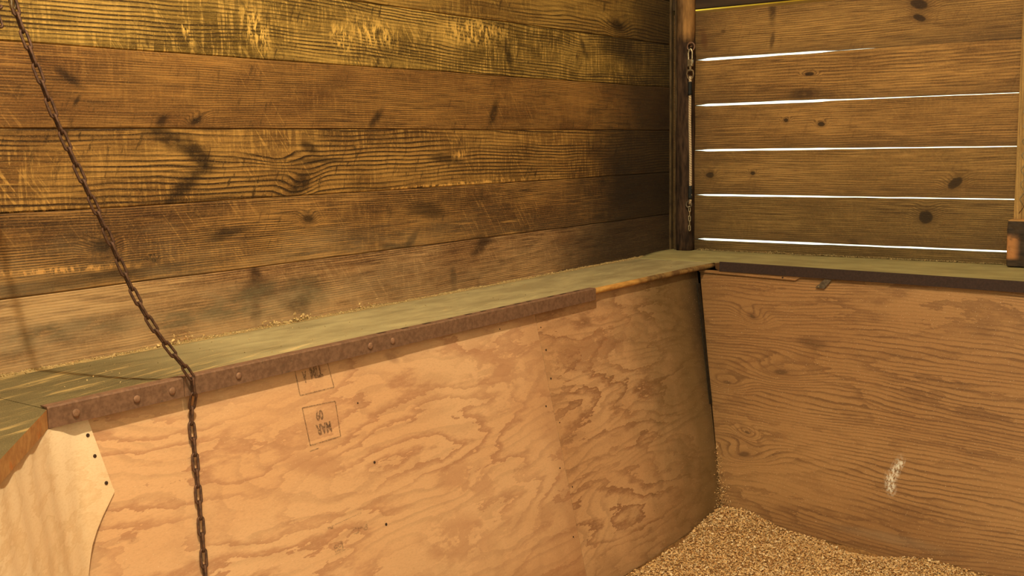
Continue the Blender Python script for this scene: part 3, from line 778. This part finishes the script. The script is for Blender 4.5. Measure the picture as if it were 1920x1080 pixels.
# right panel (leans out at the bottom as well)
def ry(x, z): return -.412-.0815*(x-.43)*.9+.24*(z+.50)
bm = bmesh.new(); NZ, NX = 20, 26; t = .012
front, back = [], []
for i in range(NZ+1):
    z = -.5005+(-1.49+.5005)*i/NZ; a, b = [], []
    xl = .338+(-.5005-z)*.238
    for j in range(NX+1):
        x = xl+(2.2-xl)*j/NX
        y = ry(x, z)+.0015*mnoise.noise(Vector((x*2, z*2, 9)))+.006
        a.append(bm.verts.new((x, y, z))); b.append(bm.verts.new((x, y+t, z)))
    front.append(a); back.append(b)
for i in range(NZ):
    for j in range(NX):
        bm.faces.new((front[i][j], front[i+1][j], front[i+1][j+1], front[i][j+1])); bm.faces.new((back[i][j+1], back[i+1][j+1], back[i+1][j], back[i][j]))
    bm.faces.new((front[i][0], back[i][0], back[i+1][0], front[i+1][0])); bm.faces.new((front[i][NX], front[i+1][NX], back[i+1][NX], back[i][NX]))
for j in range(NX):
    bm.faces.new((front[0][j], front[0][j+1], back[0][j+1], back[0][j])); bm.faces.new((front[NZ][j+1], front[NZ][j], back[NZ][j], back[NZ][j+1]))
bmesh.ops.recalc_face_normals(bm, faces=bm.faces[:])
me = bm_mesh(bm); uv_world(me, lambda c: c.x, lambda c: c.z)
p3 = link('plywood_panel', me, RP); base_origin(p3, (1.25, ry(1.25, -1.49), -1.49))
tag(p3, 'brown swirly-grained plywood kick panel under the right ledge, splashed with white', 'panel')

# thin shim under the dark edging, with its nail
bm = bmesh.new()
def fq(x, z): return ry(x, z)-.0005
PA = [(.34, -.4995), (.775, -.5000), (.750, -.5145), (.34, -.5085)]
prism(bm, [(x, fq(x, z)-.004, z) for x, z in PA], [(x, fq(x, z)+.0055, z) for x, z in PA])
me = bm_mesh(bm); uv_world(me, lambda c: c.x, lambda c: c.z)
sh = link('wood_shim', me, RP); base_origin(sh, (.56, fq(.56, -.51), -.512))
tag(sh, 'thin wooden shim strip with an angled end, tucked under the dark edging near the corner', 'strip')
bm = bmesh.new(); disc(bm, (.70, fq(.70, -.507)-.004, -.507), (0, -1, 0), .0035, .003, 10); bmesh.ops.recalc_face_normals(bm, faces=bm.faces[:])
link('nail', bm_mesh(bm), NAILM, sh)
# bent metal tab
bm = bmesh.new()
T0 = [(.866, -.502), (.893, -.502), (.866, -.537), (.832, -.535)]
prism(bm, [(T0[0][0], fy(.87)-.0012, T0[0][1]), (T0[1][0], fy(.87)-.0012, T0[1][1]), (T0[2][0], ry(.86, -.537)-.004, T0[2][1]), (T0[3][0], ry(.84, -.535)-.004, T0[3][1])],
      [(T0[0][0], fy(.87)+.0012, T0[0][1]), (T0[1][0], fy(.87)+.0012, T0[1][1]), (T0[2][0], ry(.86, -.537)-.0012, T0[2][1]), (T0[3][0], ry(.84, -.535)-.0012, T0[3][1])])
tb = link('metal_tab', bm_mesh(bm), STEEL); base_origin(tb, (.86, ry(.86, -.537)-.002, -.537))
tag(tb, 'small grey metal tab hanging slantwise below the dark edging of the right ledge', 'bracket')
bm = bmesh.new(); disc(bm, (.845, ry(.845, -.53)-.0055, -.530), (0, -1, 0), .0035, .0025, 10); bmesh.ops.recalc_face_normals(bm, faces=bm.faces[:])
link('screw', bm_mesh(bm), BRASS, tb)

# dark strap in the corner gap
bm = bmesh.new()
prism(bm, [(px_(-.548)+.003, -.470, -.548), (px_(-.548)+.003, -.446, -.548), (px_(-1.0)+.003, -.444-.095, -1.0), (px_(-1.0)+.003, -.464-.095, -1.0)],
      [(px_(-.548)+.0005, -.470, -.548), (px_(-.548)+.0005, -.446, -.548), (px_(-1.0)+.0005, -.444-.095, -1.0), (px_(-1.0)+.0005, -.464-.095, -1.0)])
st = link('corner_strap', bm_mesh(bm), STRAPM); base_origin(st, (px_(-1.0), -.47, -1.0))
tag(st, 'narrow dark metal strap in the corner gap at the far end of the soiled panel', 'strap')
bm = bmesh.new()
prism(bm, [(.30, -.30, -.5), (.345, -.34, -.5), (.60, -.56, -1.49), (.52, -.52, -1.49)], [(.28, -.28, -.5), (.32, -.31, -.5), (.57, -.53, -1.49), (.50, -.50, -1.49)])

# diagonal bent panel on the left
def sm(a, b, k):
    h = max(k-abs(a-b), 0)/k; return max(a, b)+h*h*k*.25
def yr(h):
    P = [(0, -3.102), (.16, -3.074), (.20, -3.112), (.24, -3.150), (.28, -3.180), (.34, -3.205), (.45, -3.24), (.6, -3.26), (1.0, -3.30)]
    for (a, b), (c, d) in zip(P, P[1:]):
        if h <= c: return b+(d-b)*(h-a)/(c-a)
    return P[-1][1]
bm = bmesh.new(); HS = [.0]+[.02*i for i in range(1, 50)]; NY = 40; rows = []; rowb = []
for h in HS:
    z = ZT-h if h > 0 else -.5165; hh = ZT-z
    r, rb = [], []
    for j in range(NY+1):
        y = yr(hh)+(-3.86-yr(hh))*j/NY
        xl = px_(z)+.0035
        xd = (-2.128+S*hh-.742*y)/.67
        x = sm(xl, xd, .07)
        x += .0035*math.sin((y+.18*hh)*95)*min(1, j/4)
        lift = .006*max(0, min(1, (hh-.15)/.12))*max(0, 1-j/10)
        x += lift
        nn = Vector((.8, .5, .2)).normalized()
        r.append(bm.verts.new((x, y, z))); rb.append(bm.verts.new((x-.003*nn.x, y-.0002, z)))
    rows.append(r); rowb.append(rb)
for i in range(len(HS)-1):
    for j in range(NY):
        bm.faces.new((rows[i][j], rows[i+1][j], rows[i+1][j+1], rows[i][j+1])).smooth = True
        bm.faces.new((rowb[i][j+1], rowb[i+1][j+1], rowb[i+1][j], rowb[i][j]))
    bm.faces.new((rows[i][0], rowb[i][0], rowb[i+1][0], rows[i+1][0])); bm.faces.new((rows[i][NY], rows[i+1][NY], rowb[i+1][NY], rowb[i][NY]))
L_ = len(HS)-1
for j in range(NY):
    bm.faces.new((rows[0][j], rows[0][j+1], rowb[0][j+1], rowb[0][j])); bm.faces.new((rows[L_][j+1], rows[L_][j], rowb[L_][j], rowb[L_][j+1]))
bmesh.ops.recalc_face_normals(bm, faces=bm.faces[:])
for e in bm.edges:
    if len(e.link_faces) == 2 and e.calc_face_angle(0) > .7: e.smooth = False
me = bm_mesh(bm); uv_world(me, lambda c: c.y*1.3-c.z*.35, lambda c: c.z)
p4 = link('bent_panel', me, DP); base_origin(p4, (.6, -3.3, -1.48))
tag(p4, 'pale bent plywood sheet covering the near left corner below the diagonal ledge', 'panel')
for y, z in [(-3.107, -.549), (-3.101, -.591), (-3.088, -.647)]:
    bm = bmesh.new(); disc(bm, (px_(z)+.0036+.0004, y, z), nL, .0038, .0016, 10); bmesh.ops.recalc_face_normals(bm, faces=bm.faces[:])
    link('nail', bm_mesh(bm), NAILM, p4)

# ================================================================== hanging chain
def oval(L, W, n=8):
    """link centre line: stadium of outer length L and width W (centre-line sizes), long axis z"""
    pts = []; r = W/2; s = (L-W)/2
    for i in range(n+1): a = PI*i/n; pts.append(Vector((r*math.cos(a), 0, s+r*math.sin(a))))
    for i in range(n+1): a = PI+PI*i/n; pts.append(Vector((r*math.cos(a), 0, -s+r*math.sin(a))))
    return pts
def link_mesh(L, W, r, n=8, seg=8):
    bm = bmesh.new(); tube(bm, oval(L, W, seg), r, n, closed=True); bmesh.ops.recalc_face_normals(bm, faces=bm.faces[:])
    return bm_mesh(bm, 'link', True)
def spline(pts, step):
    """resample a polyline (Catmull-Rom smoothed) at equal steps"""
    P_ = [Vector(p) for p in pts]; P_ = [P_[0]*2-P_[1]]+P_+[P_[-1]*2-P_[-2]]
    fine = []
    for i in range(1, len(P_)-2):
        for k in range(20):
            t = k/20; a, b, c, d = P_[i-1:i+3]
            fine.append(.5*((2*b)+(-a+c)*t+(2*a-5*b+4*c-d)*t*t+(-a+3*b-3*c+d)*t**3))
    fine.append(P_[-2]); out = [fine[0]]; acc = 0
    for a, b in zip(fine, fine[1:]):
        d = (b-a).length
        while acc+d >= step:
            a = a+(b-a)*((step-acc)/d); out.append(a.copy()); d = (b-a).length; acc = 0
        acc += d
    return out
CAM = Vector((2.25724432, -4.25915006, 0))
def lay_chain(path, pitch, mesh, mat, parent, name='chain_link', start=0, twist=.35, roll=lambda i: 0):
    pts = spline(path, pitch); n = 0
    for i, (a, b) in enumerate(zip(pts, pts[1:])):
        c = (a+b)/2; z = (b-a).normalized()*-1
        tocam = (CAM-c).normalized(); y = (tocam-z*tocam.dot(z)).normalized(); x = y.cross(z)
        R = Matrix((x, y, z)).transposed().to_4x4()
        ang = (PI/2 if (i+start) % 2 else 0)+twist+roll(i)
        o = bpy.data.objects.new(name, mesh); C.objects.link(o)
        o.matrix_world = Matrix.Translation(c)@R@Matrix.Rotation(ang, 4, 'Z')
        mw = o.matrix_world.copy(); o.parent = parent; o.matrix_parent_inverse = Matrix.Translation(parent.location).inverted(); o.matrix_basis = mw
        n += 1
    return pts
def rayp(px, py, Z):   # nominal point of the sagging chain, measured once from the photograph
    F = Vector((-.58913249, .79731992, -.1311635)); R = Vector((.80548538, .59237228, -.01698178)); U = Vector((-.06415771, .1156548, .99121529))
    return CAM+(F+R*((px-960)/2009.84)-U*((py-540)/2009.84))*Z
up = [rayp(*a) for a in [(22, -6, 2.04), (38, 45, 2.045), (62, 110, 2.05), (100, 212, 2.07), (148, 322, 2.10), (198, 432, 2.135), (246, 540, 2.175), (283, 606, 2.205), (318, 655, 2.235)]]
kink = Vector((.383, -2.872, ZL+.006))
down = [Vector((.3835, -2.868, -.508))]
for z, y in [(-.56, -2.870), (-.62, -2.877), (-.70, -2.887), (-.80, -2.900), (-.90, -2.914), (-1.02, -2.930), (-1.2, -2.945)]:
    down.append(Vector((px_(z)+.010, y, z)))
root = thing('rusty_chain', 'rusty link chain sagging from upper left, over the left ledge edge and down the plywood', 'chain', kink)
CL = link_mesh(.0385, .0115, .0029); CL.materials.append(CHAINM)
lay_chain(up+[kink]+down, .0335, CL, CHAINM, root, twist=.35)
# snap the chain hangs from, plus a loose side strand
CL2 = link_mesh(.06, .016, .0035); CL2.materials.append(BRASS)
o = bpy.data.objects.new('snap_hook', CL2); C.objects.link(o)
a = rayp(24, -12, 2.04); z = Vector((.05, 0, 1)).normalized(); tocam = (CAM-a).normalized(); y = (tocam-z*tocam.dot(z)).normalized(); x = y.cross(z)
mw = Matrix.Translation(a)@Matrix((x, y, z)).transposed().to_4x4()@Matrix.Rotation(1.1, 4, 'Z')
o.parent = root; o.matrix_parent_inverse = Matrix.Translation(root.location).inverted(); o.matrix_basis = mw; o['label'] = 'bright metal snap hook'
r2 = root
CL3 = link_mesh(.030, .0105, .0026); CL3.materials.append(CHAINM)
lay_chain([rayp(-24, 6, 2.05), rayp(-6, 12, 2.05), rayp(10, 16, 2.05), rayp(22, 20, 2.05)], .027, CL3, CHAINM, r2, twist=.9)
lay_chain([rayp(-8, 26, 2.07), rayp(-2, 44, 2.07), rayp(8, 62, 2.07)], .026, CL3, CHAINM, r2, twist=.6)

# ================================================================== tether on the corner post
tt = thing('tether', 'pale rope tether with snap hook and black tape hanging from the corner post', 'tether', (.128, -.075, -.376))
TX, TY = .1265, -.076
bm = bmesh.new()       # eye the snap is clipped to
tube(bm, [Vector((TX+.017*math.cos(a), TY+.006, .405+.017*math.sin(a))) for a in [2*PI*i/18 for i in range(18)]], .003, 8, closed=True)
tube(bm, [Vector((TX-.002, TY+.006, .405)), Vector((TX-.004, -.050, .409))], .003, 8)
e1 = link('eye_ring', bm_mesh(bm, smooth=True), RUST, tt)
bm = bmesh.new()
tube(bm, [Vector((TX-.008, TY, .352)), Vector((TX-.009, TY, .378)), Vector((TX-.005, TY-.001, .394)), Vector((TX+.003, TY-.001, .396)), Vector((TX+.009, TY, .384)), Vector((TX+.009, TY, .352))], .0032, 8)
box(bm, TX-.0115, TX+.0115, TY-.007, TY+.007, .322, .352, 0, .003)
tube(bm, [Vector((TX, TY, .324)), Vector((TX, TY, .306))], [.006, .005], 10)
box(bm, TX-.011, TX+.011, TY-.005, TY+.005, .303, .310, 0, .002)
pts = [Vector((TX+sx*x, TY, z)) for sx, L in ((-1, [(.004, .308), (.0135, .304), (.0155, .290), (.012, .276), (.004, .268)]), (1, [(.004, .268), (.012, .276), (.0155, .290), (.0135, .304), (.004, .308)])) for x, z in L]
tube(bm, pts, .0025, 8, closed=True)
link('snap_hook', bm_mesh(bm, smooth=False), BRASS, tt)
bm = bmesh.new()
tube(bm, [Vector((TX+.001, TY, .282)), Vector((TX, TY, .272)), Vector((TX-.001, TY, .1)), Vector((TX+.003, TY, -.05)), Vector((TX+.0045, TY, -.23)), Vector((TX+.002, TY, -.262))], [.0062]*6, 12)
link('rope', bm_mesh(bm, smooth=True), ROPE, tt)
for z0, z1 in ((.202, .258), (-.240, -.182)):
    bm = bmesh.new(); dx = 0 if z0 > 0 else .003
    for k in range(2): pass
    tube(bm, [Vector((TX-.001+dx, TY, z0+(z1-z0)*i/6)) for i in range(7)], [.009+.0008*math.sin(i*2.3) for i in range(7)], 14)
    link('tape_wrap', bm_mesh(bm, smooth=True), TAPE, tt)
bm = bmesh.new()
tube(bm, [Vector((TX-.003+.0125*math.cos(a), TY-.001, -.262+.014*math.sin(a))) for a in [2*PI*i/18 for i in range(18)]], .0036, 8, closed=True)
link('ring', bm_mesh(bm, smooth=True), STEEL, tt)
CL4 = link_mesh(.024, .0075, .0022, 7, 6); CL4.materials.append(BRASS)
lay_chain([Vector((TX, TY, -.272)), Vector((TX, TY, -.32)), Vector((TX, TY, -.385))], .0205, CL4, BRASS, tt, twist=.2)

# ================================================================== bedding
rb = random.Random(11)
def bed_z(x, y):
    z = -1.405+.030*mnoise.noise(Vector((x*1.7, y*1.7, 2)))+.014*mnoise.noise(Vector((x*5.5, y*5.5, 7)))
    d = math.hypot(x-.56, y+.66); z += .030*math.exp(-(d/.22)**2)
    d2 = math.hypot((x-1.08)/.16, (y+.65)/.10); z -= .022*math.exp(-d2*d2)
    return z
bm = bmesh.new(); NX, NY = 150, 150; g = []
for i in range(NX+1):
    r = []
    for j in range(NY+1):
        x = .38+3.3*(i/NX)**1.3; y = -.46-3.4*(j/NY)**1.3
        z = bed_z(x, y)+.003*mnoise.noise(Vector((x*60, y*60, 1)))
        x = max(x, px_(z)+.002); y = min(y, ry(x, z)-.002)
        r.append(bm.verts.new((x, y, z)))
    g.append(r)
for i in range(NX):
    for j in range(NY): bm.faces.new((g[i][j], g[i+1][j], g[i+1][j+1], g[i][j+1])).smooth = True
base_n = len(bm.verts)
me = bm_mesh(bm)
# flakes built straight from lists
import numpy as np
vs, fs, tone = [], [], []
def flake(c, s, nrm_tilt, tn, ww=None):
    a = rb.uniform(0, 2*PI); t = rb.gauss(0, nrm_tilt); q = rb.gauss(0, nrm_tilt)
    M3 = Matrix.Rotation(a, 3, 'Z')@Matrix.Rotation(t, 3, 'X')@Matrix.Rotation(q, 3, 'Y')
    L = s*rb.uniform(.6, 1.5); W = s*rb.uniform(.3, .8) if ww is None else ww; cu = s*rb.uniform(.05, .4)
    b = len(vs)
    for (x, z) in ((-L/2, 0), (0, cu), (L/2, 0)):
        for yy in (-W/2, W/2):
            p = M3@Vector((x, yy, z)); vs.append((c[0]+p.x, c[1]+p.y, c[2]+p.z)); tone.append(tn)
    fs.append((b, b+2, b+3, b+1)); fs.append((b+2, b+4, b+5, b+3))
def panel_x(z): return px_(z)+.004
NF = 105000
for i in range(NF):
    if i < NF*.86:
        x = .50+1.35*rb.random(); y = -.56-1.5*rb.random()**1.15
    else: x = .5+3*rb.random(); y = -.6-3.2*rb.random()
    z = bed_z(x, y)
    if x < panel_x(z)+.003 or y > ry(x, z)-.0005: continue
    flake((x, y, z+rb.uniform(0, .008)), rb.uniform(.0045, .009), .55, min(1, max(0, rb.gauss(.5, .26))))
# trickle of dust down the corner
for i in range(800):
    h = rb.random()**2.2*.24; z = -1.385+h
    xc = px_(z)+.006; yc = ry(xc, z)-.006
    s = .05*(1-h/.24)+.004
    x = xc+abs(rb.gauss(0, s*.6)); y = yc-abs(rb.gauss(0, s*.6))
    flake((x, y, z-abs(rb.gauss(0, s))*.6), rb.uniform(.002, .0045), .9, rb.uniform(.1, .8))
bv = [tuple(v.co) for v in me.vertices]; bf = [tuple(p.vertices) for p in me.polygons]
off = len(bv)
allv = bv+vs; allf = bf+[tuple(i+off for i in f) for f in fs]
bpy.data.meshes.remove(me)
me = bpy.data.meshes.new('bedding'); me.from_pydata(allv, [], allf)
at = me.attributes.new('tone', 'FLOAT', 'POINT'); at.data.foreach_set('value', [.42]*off+tone)
mi = [0]*len(bf)+[1]*len(fs); me.polygons.foreach_set('material_index', mi)
o = link('bedding', me, [BEDM, FLAKE]); base_origin(o, (1.5, -1.8, -1.45))
tag(o, 'loose golden wood shavings spread over the stall floor and heaped in the corner', 'bedding', kind='stuff')

# sawdust caught along the back of the ledges
vs, fs, tone = [], [], []
for i in range(7000):
    y = -3.15+3.15*rb.random(); hgt = .009*(.5+.8*mnoise.noise(Vector((y*7, 1, 1)))+.6*mnoise.noise(Vector((y*31, 1, 1))))
    hgt = max(.001, hgt); x = abs(rb.gauss(0, .007)); z = ZL+.0015+hgt*max(0, 1-x/.018)*rb.random()
    flake((x+.002, y, z), rb.uniform(.0014, .0038), .8, rb.uniform(.4, 1))
for i in range(2600):
    x = .13+1.3*rb.random(); y = -abs(rb.gauss(0, .008)); hgt = max(.001, .008*(.5+mnoise.noise(Vector((x*9, 5, 1)))))
    flake((x, y-.002, -.464+hgt*rb.random()*max(0, 1+y/.02)), rb.uniform(.002, .005), .8, rb.uniform(.1, .6))
for i in range(260):     # a few crumbs further out on the ledge
    flake((.02+.30*rb.random(), -3.1+2.9*rb.random(), ZL+.0015), rb.uniform(.002, .004), .4, rb.uniform(.3, .9))
for y, k in [(-2.22, 60), (-2.32, 25), (-2.66, 30), (-1.95, 20), (-2.6, 20)]:
    for i in range(k): flake((.006+abs(rb.gauss(0, .006)), y+rb.gauss(0, .022), ZL+.004+abs(rb.gauss(0, .008))), rb.uniform(.004, .008), .9, rb.uniform(.6, 1))
# continuous feathered bank underneath
off = len(vs)
ys_ = [-3.15+3.15*i/260 for i in range(261)]
for y in ys_:
    h = max(.0008, .006*(.5+.8*mnoise.noise(Vector((y*7, 1, 1)))+.6*mnoise.noise(Vector((y*31, 1, 1)))))
    vs += [(.0012, y, ZL+h), (.007+h*.3, y, ZL+h*.5), (.018+h, y, ZL+.0006)]; tone += [.5, .45, .4]
for i in range(260):
    b = off+i*3; fs += [(b, b+1, b+4, b+3), (b+1, b+2, b+5, b+4)]
me = bpy.data.meshes.new('sawdust'); me.from_pydata(vs, [], fs)
at = me.attributes.new('tone', 'FLOAT', 'POINT'); at.data.foreach_set('value', tone)
def saw_mat():
    n = NT('sawdust'); a = n.new('ShaderNodeAttribute'); a.attribute_name = 'tone'
    c = n.mix(a.outputs['Fac'], srgb(120, 102, 62), srgb(222, 190, 126)); return n.done(c, .9, 0, .1)
o = link('sawdust', me, saw_mat()); base_origin(o, (.01, -1.5, ZL))
tag(o, 'fine sawdust and crumbs gathered along the back of the dusty ledges', 'sawdust', kind='stuff')

# ================================================================== light
W = bpy.data.worlds.new('World'); bpy.context.scene.world = W; W.use_nodes = True
nt = W.node_tree; bg = nt.nodes['Background']
tc = nt.nodes.new('ShaderNodeTexCoord'); ns = nt.nodes.new('ShaderNodeTexNoise'); ns.inputs['Scale'].default_value = 9; ns.inputs['Detail'].default_value = 4
mx = nt.nodes.new('ShaderNodeMix'); mx.data_type = 'RGBA'
nt.links.new(tc.outputs['Generated'], ns.inputs['Vector']); nt.links.new(ns.outputs[0], mx.inputs[0])
mx.inputs[6].default_value = (.85, 1.0, .62, 1); mx.inputs[7].default_value = (1, 1, .92, 1)
nt.links.new(mx.outputs[2], bg.inputs[0]); bg.inputs[1].default_value = 2.2

def lamp(name, loc, energy, color, radius, label):
    l = bpy.data.lights.new(name, 'POINT'); l.energy = energy; l.color = color; l.shadow_soft_size = radius
    o = bpy.data.objects.new(name, l); C.objects.link(o); o.location = loc; return o
lamp('ceiling_bulb', (1.60, -3.45, 2.25), 350, (1, .93, .71), .05, '')

# ================================================================== camera
cam = bpy.data.cameras.new('camera'); co = bpy.data.objects.new('camera', cam); C.objects.link(co)
cam.sensor_width = 36; cam.lens = 2009.84*36/1920; cam.clip_start = .05
F = Vector((-.58913249, .79731992, -.1311635)); R = Vector((.80548538, .59237228, -.01698178)); U = Vector((-.06415771, .1156548, .99121529))
co.matrix_world = Matrix.Translation(CAM)@Matrix((R, U, -F)).transposed().to_4x4()
sc = bpy.context.scene; sc.camera = co
vs_ = sc.view_settings; vs_.view_transform = 'Standard'; vs_.look = 'None'; vs_.exposure = 0; vs_.gamma = 1; vs_.use_curve_mapping = False
